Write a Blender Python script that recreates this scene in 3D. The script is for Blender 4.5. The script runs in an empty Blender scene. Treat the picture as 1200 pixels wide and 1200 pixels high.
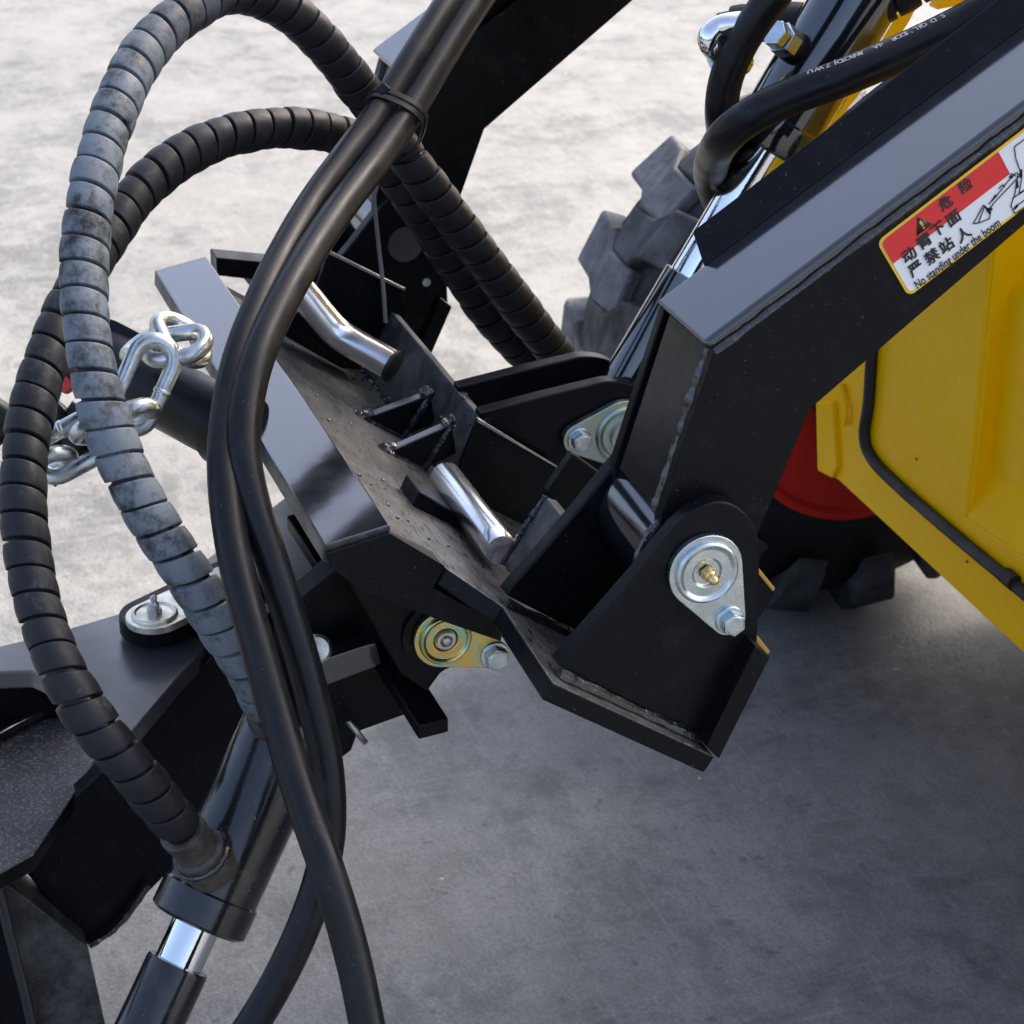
import bpy, bmesh, math, random
from mathutils import Vector, Matrix
random.seed(7)
sc = bpy.context.scene
C = sc.collection

# ------------------------------------------------------------------ camera
# machine frame (metres): X lateral, away from the viewer; Y machine forward; Z up; origin = near hitch pin
F = 2760.0
TH, PH = math.radians(19.3), math.radians(26.0)
_h = Vector((0, math.sin(PH), math.cos(PH)))
_X = math.cos(TH) * _h - math.sin(TH) * Vector((1, 0, 0))
_Y = -(math.sin(TH) * _h + math.cos(TH) * Vector((1, 0, 0)))
_Z = Vector((0, math.cos(PH), -math.sin(PH)))
RIGHT = Vector((_X[0], _Y[0], _Z[0])); UP = Vector((_X[1], _Y[1], _Z[1])); FWD = Vector((_X[2], _Y[2], _Z[2]))
_t = Vector(((828 - 600) / F * 1.78, (600 - 670) / F * 1.78, 1.78))
CAM = -(_X * 0 + Vector((_X.dot(_t), _Y.dot(_t), _Z.dot(_t))))
cam = bpy.data.cameras.new('camera'); camo = bpy.data.objects.new('camera', cam); C.objects.link(camo)
camo.matrix_world = Matrix(((RIGHT[0], UP[0], -FWD[0], CAM[0]), (RIGHT[1], UP[1], -FWD[1], CAM[1]),
                            (RIGHT[2], UP[2], -FWD[2], CAM[2]), (0, 0, 0, 1)))
cam.sensor_width = 36; cam.lens = F / 1200 * 36; cam.clip_end = 500; cam.clip_start = 0.05
cam.dof.use_dof = True; cam.dof.focus_distance = 1.9; cam.dof.aperture_fstop = 16
sc.camera = camo

# ------------------------------------------------------------------ light
SUN_EL, SUN_AZ = 38.0, 76.0     # azimuth from +X towards -Y (behind the machine)
sd = Vector((math.cos(math.radians(SUN_EL)) * math.cos(math.radians(-SUN_AZ)),
             math.cos(math.radians(SUN_EL)) * math.sin(math.radians(-SUN_AZ)), math.sin(math.radians(SUN_EL))))
w = bpy.data.worlds.new('World'); sc.world = w; w.use_nodes = True
nt = w.node_tree; bg = nt.nodes['Background']
sky = nt.nodes.new('ShaderNodeTexSky'); sky.sky_type = 'NISHITA'; sky.sun_disc = False
sky.sun_elevation = math.radians(SUN_EL)
sky.sun_rotation = math.atan2(sd.x, sd.y)
sky.air_density = 0.65; sky.dust_density = 6.0; sky.ozone_density = 0.0
nt.links.new(sky.outputs[0], bg.inputs[0]); bg.inputs[1].default_value = 0.15
sl = bpy.data.lights.new('sun', 'SUN'); sl.energy = 0.5; sl.angle = math.radians(32); sl.color = (1, .99, .965)
so = bpy.data.objects.new('sun', sl); C.objects.link(so); so.rotation_euler = sd.to_track_quat('Z', 'Y').to_euler()
sc.view_settings.view_transform = 'Standard'; sc.view_settings.look = 'None'
sc.view_settings.exposure = 1.86; sc.view_settings.gamma = 1
sc.render.engine = 'CYCLES'; sc.cycles.use_denoising = True; sc.cycles.max_bounces = 8

# ------------------------------------------------------------------ measuring helpers (pixel of the 1200 px photo -> point on a real plane)
def ray(u, v): return RIGHT * ((u - 600) / F) + UP * ((600 - v) / F) + FWD
def onp(u, v, p0, n):
    r = ray(u, v); return CAM + r * ((Vector(p0) - CAM).dot(n) / r.dot(n))
def P(u, v, X): return onp(u, v, (X, 0, 0), Vector((1, 0, 0)))
def PY(u, v, Y): return onp(u, v, (0, Y, 0), Vector((0, 1, 0)))
def PZ(u, v, Z): return onp(u, v, (0, 0, Z), Vector((0, 0, 1)))
def PD(u, v, d): return CAM + ray(u, v) * d
XA = Vector((1, 0, 0))

# ------------------------------------------------------------------ materials
def newmat(name):
    m = bpy.data.materials.new(name); m.use_nodes = True
    return m, m.node_tree, m.node_tree.nodes['Principled BSDF']
def nd(t, typ, **kw):
    n = t.nodes.new(typ)
    for k, v in kw.items():
        if k.startswith('i_'):
            key = k[2:]; key = int(key) if key.isdigit() else key.replace('_', ' ')
            n.inputs[key].default_value = v
        else: setattr(n, k, v)
    return n
def noise(t, scale, detail=4, rough=.55, stretch=None, dist=0):
    tc = nd(t, 'ShaderNodeNewGeometry')
    src = tc.outputs['Position']
    if stretch:
        mp = nd(t, 'ShaderNodeMapping'); mp.inputs['Scale'].default_value = stretch[0]; mp.inputs['Rotation'].default_value = stretch[1]
        t.links.new(src, mp.inputs[0]); src = mp.outputs[0]
    n = nd(t, 'ShaderNodeTexNoise', i_Scale=scale, i_Detail=detail, i_Roughness=rough, i_Distortion=dist)
    t.links.new(src, n.inputs['Vector']); return n.outputs[0]
def ramp(t, fac, stops):
    r = nd(t, 'ShaderNodeValToRGB'); e = r.color_ramp.elements
    while len(e) < len(stops): e.new(.5)
    for el, (p, c) in zip(e, stops):
        el.position = p; el.color = (c, c, c, 1) if isinstance(c, (int, float)) else (*c, 1)
    t.links.new(fac, r.inputs[0]); return r.outputs[0]
def mix(t, fac, a, b):
    m = nd(t, 'ShaderNodeMix', data_type='RGBA')
    for s, x in ((0, fac), (6, a), (7, b)):
        if isinstance(x, (int, float)): m.inputs[s].default_value = x
        elif isinstance(x, tuple): m.inputs[s].default_value = (*x, 1)
        else: t.links.new(x, m.inputs[s])
    return m.outputs[2]
def bump(t, b, h, strength, dist):
    n = nd(t, 'ShaderNodeBump', i_Strength=strength, i_Distance=dist); t.links.new(h, n.inputs['Height'])
    t.links.new(n.outputs[0], b.inputs['Normal'])
MAT = {}
def paint(name, col, rough, dust=(.12, .12, .12), lo=.56, hi=.75, amt=.25, dscale=25, bstr=.25, bscale=140, coat=.0, bdist=.0006, spec=.5):
    m, t, b = newmat(name)
    d = ramp(t, noise(t, dscale, 8, .7), ((lo, 0.), (hi, amt)))
    sp = ramp(t, noise(t, 330, 2, .5), ((.70, 0.), (.745, min(1., amt * 4))))
    add = nd(t, 'ShaderNodeMath', operation='ADD'); t.links.new(d, add.inputs[0]); t.links.new(sp, add.inputs[1]); add.use_clamp = True
    t.links.new(mix(t, add.outputs[0], col, dust), b.inputs['Base Color'])
    rr = ramp(t, noise(t, 30, 5, .6), ((.3, rough * .75), (.75, min(1, rough * 1.5))))
    t.links.new(rr, b.inputs['Roughness'])
    b.inputs['Coat Weight'].default_value = coat; b.inputs['Coat Roughness'].default_value = rough * .8; b.inputs['Coat IOR'].default_value = 1.7
    b.inputs['Specular IOR Level'].default_value = spec
    bump(t, b, noise(t, bscale, 3, .5), bstr, bdist)
    MAT[name] = m
paint('black_gloss', (.006, .008, .012), .10, bstr=.18, bscale=45, amt=.06, coat=.75, spec=.75)
paint('black_satin', (.0038, .0045, .006), .34, amt=.09, bstr=.35, bscale=60, spec=.15)
paint('black_film', (.026, .029, .034), .36, dust=(.10, .105, .115), lo=.35, hi=.75, amt=.5, dscale=14, bstr=.2, bscale=120, coat=.5, spec=.8)
paint('black_sheen', (.008, .010, .014), .28, amt=.10, bstr=.2, bscale=120, coat=.8, spec=1.0)
paint('black_cyl', (.007, .008, .010), .17, dust=(.12, .115, .105), lo=.50, hi=.78, amt=.30, dscale=22, bstr=.35, bscale=70, coat=.25, spec=.5)
paint('black_mid', (.004, .005, .007), .22, amt=.05, bstr=.25, bscale=110, bdist=.0008, spec=.22)
paint('black_dusty', (.020, .021, .022), .42, dust=(.16, .16, .155), lo=.42, hi=.70, amt=.55, dscale=38, bstr=.5, bscale=220)
paint('black_rough', (.020, .021, .022), .42, dust=(.20, .20, .195), lo=.50, hi=.64, amt=.75, dscale=330, bstr=.8, bscale=420, bdist=.0007)
paint('weld', (.010, .011, .013), .16, amt=.30, bstr=.7, bscale=200, bdist=.0015, spec=.9)
paint('yellow', (.97, .53, .000), .36, dust=(.62, .34, .01), amt=.15, spec=.12, lo=.5, hi=.8, bstr=.10, bscale=60, dscale=9)
paint('ochre_edge', (.42, .26, .05), .4, dust=(.2, .14, .06), amt=.6)
paint('red', (.66, .022, .010), .38, dust=(.25, .06, .05), amt=.35)
paint('rubber', (.006, .007, .009), .34, dust=(.06, .064, .072), lo=.52, hi=.8, amt=.18, dscale=30, bstr=.15, bscale=400, spec=.25)
paint('tyre_shaded', (.012, .013, .015), .6, dust=(.12, .13, .14), lo=.42, hi=.75, amt=.6, dscale=16, bstr=.4, bscale=250)  # darker copy of tyre: shade under the machine put into the lug colour
paint('tyre_wall', (.007, .007, .008), .6, amt=.1)
paint('tyre', (.050, .054, .060), .60, dust=(.26, .275, .295), lo=.38, hi=.72, amt=.70, dscale=16, bstr=.4, bscale=250)
paint('ferrule', (.030, .026, .022), .5, dust=(.12, .10, .085), lo=.4, hi=.65, amt=.7, dscale=70)
paint('trim', (.010, .010, .011), .5, amt=.1)
paint('cab_grey', (.05, .052, .055), .4)

m, t, b = newmat('pitted')    # dusty plate with short dark scratches and pits
g = mix(t, ramp(t, noise(t, 24, 8, .72), ((.36, 0.), (.66, 1.))), (.028, .028, .028), (.118, .117, .115))
st = noise(t, 1, 3, .55, ((70, 300, 300), (.5, .3, .2)))
pit = ramp(t, st, ((.585, 0.), (.615, 1.)))
g = mix(t, pit, g, (.006, .006, .007))
sk = ramp(t, noise(t, 380, 2, .5), ((.66, 0.), (.70, .6))); g = mix(t, sk, g, (.26, .26, .26))
t.links.new(g, b.inputs['Base Color']); b.inputs['Roughness'].default_value = .36
bump(t, b, pit, .6, -.001); MAT['pitted'] = m

def dusty_rubber(name, lo, hi, amt, yr=None):
    m, t, b = newmat(name)
    n1 = noise(t, 95, 9, .78, dist=.25); n2 = noise(t, 22, 5, .65)
    mu = nd(t, 'ShaderNodeMath', operation='MULTIPLY_ADD', i_1=.55); t.links.new(n2, mu.inputs[0]); 
    mm = nd(t, 'ShaderNodeMath', operation='MULTIPLY', i_1=.55); t.links.new(n1, mm.inputs[0]); t.links.new(mm.outputs[0], mu.inputs[2])
    f = ramp(t, mu.outputs[0], ((lo, 0.), (hi, amt)))
    if yr:    # dust lies only on the hanging stretch of the hose
        ge = nd(t, 'ShaderNodeNewGeometry'); sx = nd(t, 'ShaderNodeSeparateXYZ'); t.links.new(ge.outputs['Position'], sx.inputs[0])
        mr = nd(t, 'ShaderNodeMapRange', i_1=yr[0], i_2=yr[1]); t.links.new(sx.outputs[1], mr.inputs[0])
        mf = nd(t, 'ShaderNodeMath', operation='MULTIPLY'); t.links.new(f, mf.inputs[0]); t.links.new(mr.outputs[0], mf.inputs[1]); f = mf.outputs[0]
    t.links.new(mix(t, f, (.012, .013, .016), (.135, .160, .185)), b.inputs['Base Color'])
    t.links.new(ramp(t, n1, ((.3, .35), (.7, .62))), b.inputs['Roughness']); b.inputs['Specular IOR Level'].default_value = .25
    bump(t, b, n1, .25, .0008); MAT[name] = m
dusty_rubber('spiral_grey', .43, .585, 1.0, (.19, .33))
dusty_rubber('spiral_black', .60, .76, .40)

def metal(name, col, rough, col2=None, scale=40, lo=.4, hi=.6, bs=.08, var=(.7, 1.5)):
    m, t, b = newmat(name); b.inputs['Metallic'].default_value = 1
    if col2: t.links.new(mix(t, ramp(t, noise(t, scale, 5, .6), ((lo, 0.), (hi, 1.))), col, col2), b.inputs['Base Color'])
    else: b.inputs['Base Color'].default_value = (*col, 1)
    t.links.new(ramp(t, noise(t, 90, 5, .6), ((.3, rough * var[0]), (.7, rough * var[1]))), b.inputs['Roughness'])
    bump(t, b, noise(t, 500, 2, .5), bs, .0004); MAT[name] = m
metal('zinc', (.60, .68, .72), .27, (.48, .56, .58), 60)
metal('zinc_green', (.42, .52, .50), .33, (.50, .56, .44), 45)
metal('zinc_gold', (.72, .52, .16), .28, (.36, .56, .40), 55, .42, .62)
metal('zinc_pale', (.80, .78, .66), .36, (.66, .68, .58), 60)
metal('chain_steel', (.66, .69, .68), .30, (.50, .54, .52), 70)
metal('chrome', (.86, .87, .88), .07)
metal('cut_steel', (.62, .62, .62), .38, (.5, .49, .48), 160)
metal('bright_steel', (.88, .88, .88), .22, (.80, .80, .80), 30, bs=.0, var=(.92, 1.1))
metal('sawn_steel', (.66, .64, .61), .62, (.50, .48, .46), 300)
metal('brass', (.78, .56, .26), .25)
def flat(name, col, rough=.5):
    m, t, b = newmat(name); b.inputs['Base Color'].default_value = (*col, 1); b.inputs['Roughness'].default_value = rough; MAT[name] = m
flat('label_white', (.66, .70, .72), .35); flat('label_yellow', (.75, .48, .03), .35); flat('label_red', (.58, .02, .022), .35)
flat('ink', (.012, .012, .015), .45); flat('print_white', (.7, .7, .7), .5); flat('grey_tie', (.10, .10, .10), .45)
flat('plastic_red', (.6, .03, .02), .4)

m, t, b = newmat('concrete')
c0 = mix(t, ramp(t, noise(t, 1.5, 8, .68), ((.34, 0.), (.66, 1.))), (.180, .191, .189), (.240, .249, .241))
c1 = mix(t, ramp(t, noise(t, 13, 8, .78, ((1, 1.5, 1), (0, 0, .5)), .3), ((.42, .0), (.68, .45))), c0, (.315, .326, .316))
c2 = mix(t, ramp(t, noise(t, 4.2, 10, .80, dist=.25), ((.46, 0.), (.575, .80))), c1, (.085, .093, .096))
for (stt, am) in ((((9, 85, 1), (0, 0, .7)), .48), (((60, 8, 1), (0, 0, .35)), .50), (((12, 70, 1), (0, 0, -.5)), .40)):
    c2 = mix(t, ramp(t, noise(t, 1, 6, .72, stt, .5), ((.56, 0.), (.70, am))), c2, (.345, .353, .343))
c3 = mix(t, ramp(t, noise(t, 230, 4, .7), ((.38, .0), (.70, .62))), c2, (.100, .105, .106))
c2 = mix(t, ramp(t, noise(t, 9, 9, .8), ((.47, 0.), (.60, .45))), c2, (.34, .35, .34))
c3 = mix(t, ramp(t, noise(t, 230, 4, .7), ((.38, .0), (.70, .66))), c2, (.095, .10, .10))
c3 = mix(t, ramp(t, noise(t, 45, 3, .6), ((.66, 0.), (.72, .55))), c3, (.06, .064, .065))
c4 = mix(t, ramp(t, noise(t, 60, 2, .5), ((.765, 0.), (.785, .8))), c3, (.6, .6, .58))
t.links.new(c4, b.inputs['Base Color']); b.inputs['Roughness'].default_value = .62
bump(t, b, noise(t, 160, 6, .75), .5, .004); MAT['concrete'] = m

# ------------------------------------------------------------------ mesh helpers
class MB:
    def __init__(s): s.v = []; s.f = []
    def add(s, vs, fs):
        o = len(s.v); s.v += [Vector(x) for x in vs]; s.f += [tuple(i + o for i in f) for f in fs]; return s
    def prism(s, pts, ext):
        pts = [Vector(p) for p in pts]; n = len(pts); ext = Vector(ext)
        nr = Vector((0, 0, 0))
        for i in range(n):
            a, b_ = pts[i], pts[(i + 1) % n]; nr += a.cross(b_)
        if nr.dot(ext) > 0: pts.reverse()
        return s.add(pts + [p + ext for p in pts], [tuple(range(n)), tuple(range(2 * n - 1, n - 1, -1))] +
                     [(i, i + n, (i + 1) % n + n, (i + 1) % n) for i in range(n)])
    def lathe(s, o, ax, prof, seg=40, closed=False):
        o = Vector(o); ax = Vector(ax).normalized()
        a = ax.orthogonal().normalized(); b_ = ax.cross(a)
        vs = []; fs = []; n = len(prof)
        for i in range(seg):
            an = 2 * math.pi * i / seg; d = a * math.cos(an) + b_ * math.sin(an)
            for (h, r) in prof: vs.append(o + ax * h + d * r)
        for i in range(seg):
            j = (i + 1) % seg
            for k in range(n - 1 + (1 if closed else 0)):
                k2 = (k + 1) % n
                fs.append((i * n + k, j * n + k, j * n + k2, i * n + k2))
        if not closed:
            if prof[0][1] > 1e-6: fs.append(tuple(i * n for i in range(seg - 1, -1, -1)))
            if prof[-1][1] > 1e-6: fs.append(tuple(i * n + n - 1 for i in range(seg)))
        return s.add(vs, fs)
    def tube(s, path, r, seg=16, caps=True, closed=False):
        pts, fr = frames(path, closed); n = len(pts); vs = []; fs = []
        for i, (p, (a, b_)) in enumerate(zip(pts, fr)):
            ri = r(i / max(1, n - 1)) if callable(r) else r
            for k in range(seg):
                an = 2 * math.pi * k / seg; vs.append(p + (a * math.cos(an) + b_ * math.sin(an)) * ri)
        for i in range(n if closed else n - 1):
            i2 = (i + 1) % n
            for k in range(seg):
                k2 = (k + 1) % seg; fs.append((i * seg + k, i * seg + k2, i2 * seg + k2, i2 * seg + k))
        if caps and not closed: fs += [tuple(range(seg - 1, -1, -1)), tuple((n - 1) * seg + k for k in range(seg))]
        return s.add(vs, fs)
    def build(s, name, mat, parent=None, bevel=0., segs=2, smooth=True, ang=40):
        off = rootloc(parent)
        me = bpy.data.meshes.new(name); me.from_pydata([p - off for p in s.v], [], s.f); me.update()
        bm = bmesh.new(); bm.from_mesh(me); bmesh.ops.recalc_face_normals(bm, faces=bm.faces); 
        if not bevel and smooth:
            for e in bm.edges:
                e.smooth = not (len(e.link_faces) == 2 and e.calc_face_angle(0) > math.radians(ang))
        bm.to_mesh(me); bm.free()
        if smooth: me.polygons.foreach_set('use_smooth', [True] * len(me.polygons))
        me.materials.append(MAT[mat]); o = bpy.data.objects.new(name, me); C.objects.link(o)
        if parent: o.parent = parent
        if bevel:
            bv = o.modifiers.new('bevel', 'BEVEL'); bv.width = bevel; bv.segments = segs; bv.limit_method = 'ANGLE'
            bv.angle_limit = math.radians(35); bv.harden_normals = True
        return o
def rootloc(p):
    v = Vector((0, 0, 0))
    while p: v += p.location; p = p.parent
    return v
def frames(path, closed=False):
    pts = [Vector(p) for p in path]; n = len(pts); tg = []
    for i in range(n):
        a = pts[i - 1] if (i or closed) else pts[0]; b_ = pts[(i + 1) % n] if (i < n - 1 or closed) else pts[-1]
        tg.append((b_ - a).normalized())
    a = tg[0].orthogonal().normalized(); out = []
    for i in range(n):
        a = (a - tg[i] * a.dot(tg[i])).normalized(); out.append((a.copy(), tg[i].cross(a)))
    return pts, out
def smoothpath(pts, step=.006):
    """Catmull-Rom through the points, resampled by arc length"""
    p = [Vector(x) for x in pts]; p = [p[0] * 2 - p[1]] + p + [p[-1] * 2 - p[-2]]; dense = []
    for i in range(1, len(p) - 2):
        for k in range(24):
            u = k / 24; a, b_, c, d = p[i - 1], p[i], p[i + 1], p[i + 2]
            dense.append(.5 * ((2 * b_) + (c - a) * u + (2 * a - 5 * b_ + 4 * c - d) * u * u + (3 * b_ - a - 3 * c + d) * u ** 3))
    dense.append(p[-2]); out = [dense[0]]; acc = 0
    for i in range(1, len(dense)):
        seg = (dense[i] - dense[i - 1]).length; acc += seg
        if acc >= step: out.append(dense[i]); acc = 0
    return out
def thing(name, label, cat, loc=(0, 0, 0), group=None):
    o = bpy.data.objects.new(name, None); C.objects.link(o); o.location = loc; o.empty_display_size = .05
    o['label'] = label; o['category'] = cat
    if group: o['group'] = group
    return o
def tag(o, label, cat, group=None):
    o['label'] = label; o['category'] = cat
    if group: o['group'] = group
    return o
def part(o, label): o['label'] = label; return o
def yz(pl, X): return [Vector((X, p[0], p[1])) for p in pl]
def px(pl, X): return [P(u, v, X) for u, v in pl]
def weld(path, r, parent, name='weld_bead', step=.0022):
    pth = smoothpath(path, step) if len(path) > 2 else [Vector(path[0]).lerp(Vector(path[1]), i / max(2, int((Vector(path[1]) - Vector(path[0])).length / step))) for i in range(max(2, int((Vector(path[1]) - Vector(path[0])).length / step)) + 1)]
    n = len(pth); ph = [random.random() for _ in range(n + 1)]
    jit = [Vector((random.uniform(-1, 1), random.uniform(-1, 1), random.uniform(-1, 1))) * r * .07 for _ in range(n)]
    pth = [p + j for p, j in zip(pth, jit)]
    def rad(t):
        i = int(t * (n - 1)); return r * (.80 + .10 * math.sin(i * .9) + .12 * math.sin(i * .23 + 5 * ph[0]) + .16 * ph[i])
    return MB().tube(pth, rad, 8).build(name, 'weld', parent)
def hexhead(o, ax, af, h, mb, dome=.0015, spin=.3):
    o = Vector(o); ax = Vector(ax).normalized(); a = ax.orthogonal().normalized(); a = Matrix.Rotation(spin, 3, ax) @ a; b_ = ax.cross(a)
    R = af / math.sqrt(3); pts = []
    for k in range(6):
        an = math.pi / 3 * k; pts.append(o + (a * math.cos(an) + b_ * math.sin(an)) * R)
    mb.prism(pts, ax * h); return mb

# ------------------------------------------------------------------ ground
GZ = -.63
g = MB().add([(-60, -60, GZ), (60, -60, GZ), (60, 60, GZ), (-60, 60, GZ)], [(0, 1, 2, 3)]).build('ground', 'concrete')
g['kind'] = 'structure'

# ------------------------------------------------------------------ yellow loader body
body = thing('compact_loader', 'yellow compact loader body behind the black boom arm', 'loader', (.2, -.45, GZ))
YP = -.45
E0 = PY(957, 562, YP); XE = E0.x
def pyx(pl, Y): return [PY(u, v, Y) for u, v in pl]
K0 = PY(1132, 606, YP); K1 = PY(1152, 350, YP); K2 = PY(1175, 240, YP)
KT = PY(1168, 222, YP)
fp = [PY(985, 566, YP), PY(957, 545, YP), PY(960, 420, YP), Vector((K0.x, YP, KT.z)), K0,
      Vector((-.10, YP, K0.z + .035)), PY(1400, 954, YP)]
MB().prism(fp, (0, -.012, 0)).build('front_panel', 'yellow', body, .003)
MB().prism([PY(955, 470, YP + .006), PY(975, 470, YP + .006), PY(980, 548, YP + .006), PY(974, 561, YP + .006), PY(957, 552, YP + .006)], (0, -.02, 0)).build('edge_flange', 'yellow', body, .003)
# recess: side wall and sloping shelf right of the crease
WB = Vector((K0.x, YP - .10, K0.z + .25))
sh_ = Vector((-.004, -.0025, 0)); Kb = Vector((K0.x, YP + .0, K0.z)); Kc = Vector((K0.x, YP, K1.z))
MB().prism([Kb + sh_, Vector((K0.x, YP, KT.z)) + sh_, Vector((K0.x, YP - .10, KT.z)) + sh_, WB + sh_], (.016, 0, 0)).build('recess_wall', 'yellow', body, .003)
MB().prism([K0, Vector((-.10, YP, K0.z + .035)), Vector((-.10, YP - .10, K0.z + .285)), WB], (0, -.010, -.008)).build('recess_shelf', 'yellow', body, .002)
MB().prism([WB, Vector((-.10, YP - .10, K0.z + .285)), Vector((-.10, YP - .10, KT.z + .02)), Vector((K0.x, YP - .10, KT.z + .02))], (0, -.012, 0)).build('recess_back', 'yellow', body, .002)
tr = smoothpath([PY(1030, 330, YP + .005), PY(1022, 410, YP + .005), PY(1018, 470, YP + .005), PY(1013, 512, YP + .005), PY(1024, 540, YP + .005), PY(1060, 576, YP + .005), PY(1120, 628, YP + .005), PY(1185, 682, YP + .005), PY(1290, 770, YP + .005)], .006)
MB().tube(tr, .0065, 10).build('rubber_trim', 'trim', body)
MB().tube([PY(1178, 674, YP + .006), PY(1190, 684, YP + .006)], .0085, 10).build('trim_joint', 'trim', body)
weld([PY(985, 450, YP + .004), PY(992, 480, YP + .004), PY(990, 500, YP + .004)], .003, body).data.materials[0] = MAT['yellow']
for u, v in ((1074, 538), (1133, 658)):
    MB().lathe(PY(u, v, YP + .001), (0, 1, 0), [(0, .0018), (.0006, .0012)], 8).build('stain', 'trim', body)
# lift tower plates of the front frame
MB().prism([P(u, v, .62) for u, v in ((950, 185), (975, 152), (1025, 89), (1066, 26), (1100, -40), (1055, -40), (1020, 20), (975, 95), (930, 160))], (.014, 0, 0)).build('tower_plate', 'yellow', body, .002)
MB().prism([P(u, v, .66) for u, v in ((1098, 12), (1125, -40), (1260, -40), (1260, -12), (1150, 2))], (.02, 0, 0)).build('tower_brace', 'yellow', body, .002)
# rough rest of the machine beyond the frame edge, added mostly to cast shade
MB().prism([(0.05, -.47, -.24), (.68, -.47, -.24), (.68, -.945, -.24), (.05, -.945, -.24)], (0, 0, .29)).build('rear_frame', 'yellow', body, .02)
MB().prism([(.70, -.72, -.56), (.905, -.72, -.56), (.905, -.99, -.56), (.70, -.99, -.56)], (0, 0, .32)).build('belly_shade_block', 'black_satin', body, .03)  # black box added to block light and darken the space by the wheel
MB().lathe((.74, -.61, GZ + .326), XA, [(0, .085), (.10, .075), (.22, .05)], 32).build('axle_housing', 'black_satin', body)
MB().prism([(.0, -1.0, -.52), (.90, -1.0, -.52), (.90, -2.45, -.52), (.0, -2.45, -.52)], (0, 0, .57)).build('under_shade_block', 'black_satin', body, .02)  # unseen box added to stop sun leaking in below the hood
MB().prism([(-.14, -1.15, .06), (1.06, -1.15, .06), (1.06, -2.5, .06), (-.14, -2.5, .06)], (0, 0, .80)).build('hood_shade_block', 'yellow', body, .05)  # unseen hood, enlarged so that it shades the ground
cabs = MB().prism([(-.10, -1.20, .865), (1.02, -1.20, .865), (1.02, -2.35, .865), (-.10, -2.35, .865)], (0, 0, .68)).build('cab_shade_block', 'cab_grey', body, .03)  # unseen cab, made solid so its shadow covers the ground in front
for y0 in (-1.195, ):
    MB().prism([(0.0, y0, .93), (.92, y0, .93), (.92, y0, 1.48), (.0, y0, 1.48)], (0, .006, 0)).build('cab_window', 'black_gloss', cabs, .002)
MB().prism([(-.16, -1.05, 1.55), (1.08, -1.05, 1.55), (1.08, -2.5, 1.55), (-.16, -2.5, 1.55)], (0, 0, .07)).build('cab_roof', 'cab_grey', body, .03)

# ------------------------------------------------------------------ front wheels
def wheel(xin, sgn, label, wy=-.600):
    KS = 1.06; c = Vector((xin, wy - .030, GZ + .308 * KS)); W = .24 * sgn
    pr = [(.02, .150), (-.004, .158), (.0, .172), (.03, .205), (.06, .245), (.11, .272), (.2, .288), (.5, .292), (.8, .288), (.89, .272), (.94, .245), (.97, .205), (1, .172), (1.004, .158), (.98, .150)]
    r = MB().lathe(c, (1, 0, 0), [((h * W), q * (KS if q > .18 else 1.10)) for h, q in pr], 72).build('wheel', 'tyre_wall', body)
    if label: part(r, label)
    rp = [(.0, .162), (-.03, .163), (-.035, .155), (-.005, .150), (.03, .143), (.10, .138), (.35, .135), (.42, .10), (.42, .05), (.36, .045), (.36, .0)]
    MB().lathe(c, (1, 0, 0), [(h * W, q * 1.10) for h, q in rp], 64).build('rim', 'red', r)
    # chunky bent lugs, alternating from either shoulder: rows of (axial, leading edge, trailing edge, outer radius, root radius)
    rows = [(-.040, .000, .070, .304, .27), (.026, .001, .074, .308, .27), (.050, .018, .098, .308, .27), (.102, .024, .106, .304, .27), (.122, .028, .104, .294, .25), (.134, .032, .100, .272, .235), (.139, .038, .092, .240, .215)]
    N = 16; n = len(rows)
    for side in (1, -1):
        vs = []
        for (a, s0_, s1_, ro, ri) in rows:
            for s_, q in ((s0_ + .004, ro), (s1_ - .006, ro), (s1_ + .003, ri), (s0_ - .003, ri)):
                an = s_ * .90 / .29; vs.append(Vector((side * a, q * KS * math.cos(an), q * KS * math.sin(an))))
        fs = [(0, 1, 2, 3), tuple((n - 1) * 4 + k for k in (3, 2, 1, 0))]
        for i in range(n - 1):
            for k in range(4): fs.append((i * 4 + k, i * 4 + (k + 1) % 4, i * 4 + 4 + (k + 1) % 4, i * 4 + 4 + k))
        me = bpy.data.meshes.new('tread_lug'); me.from_pydata(vs, [], fs)
        bm = bmesh.new(); bm.from_mesh(me); bmesh.ops.recalc_face_normals(bm, faces=bm.faces); bm.to_mesh(me); bm.free()
        me.materials.append(MAT['tyre' if side > 0 else 'tyre_shaded'])
        for k in range(N):
            o = bpy.data.objects.new('tread_lug', me); C.objects.link(o); o.parent = r
            o.location = c + Vector((W / 2, 0, 0)) - rootloc(body); o.rotation_euler = (2 * math.pi * (k + (.5 if side > 0 else 0)) / N + .1, 0, 0)
            bv = o.modifiers.new('bevel', 'BEVEL'); bv.width = .005; bv.segments = 3; bv.limit_method = 'ANGLE'; bv.angle_limit = math.radians(40)
wheel(.925, 1, 'dusty front wheel with blocky tread and red rim behind the boom')
wheel(-.02, -1, None)
wheel(-.02, -1, None, -1.85); wheel(.925, 1, None, -1.85)

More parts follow.
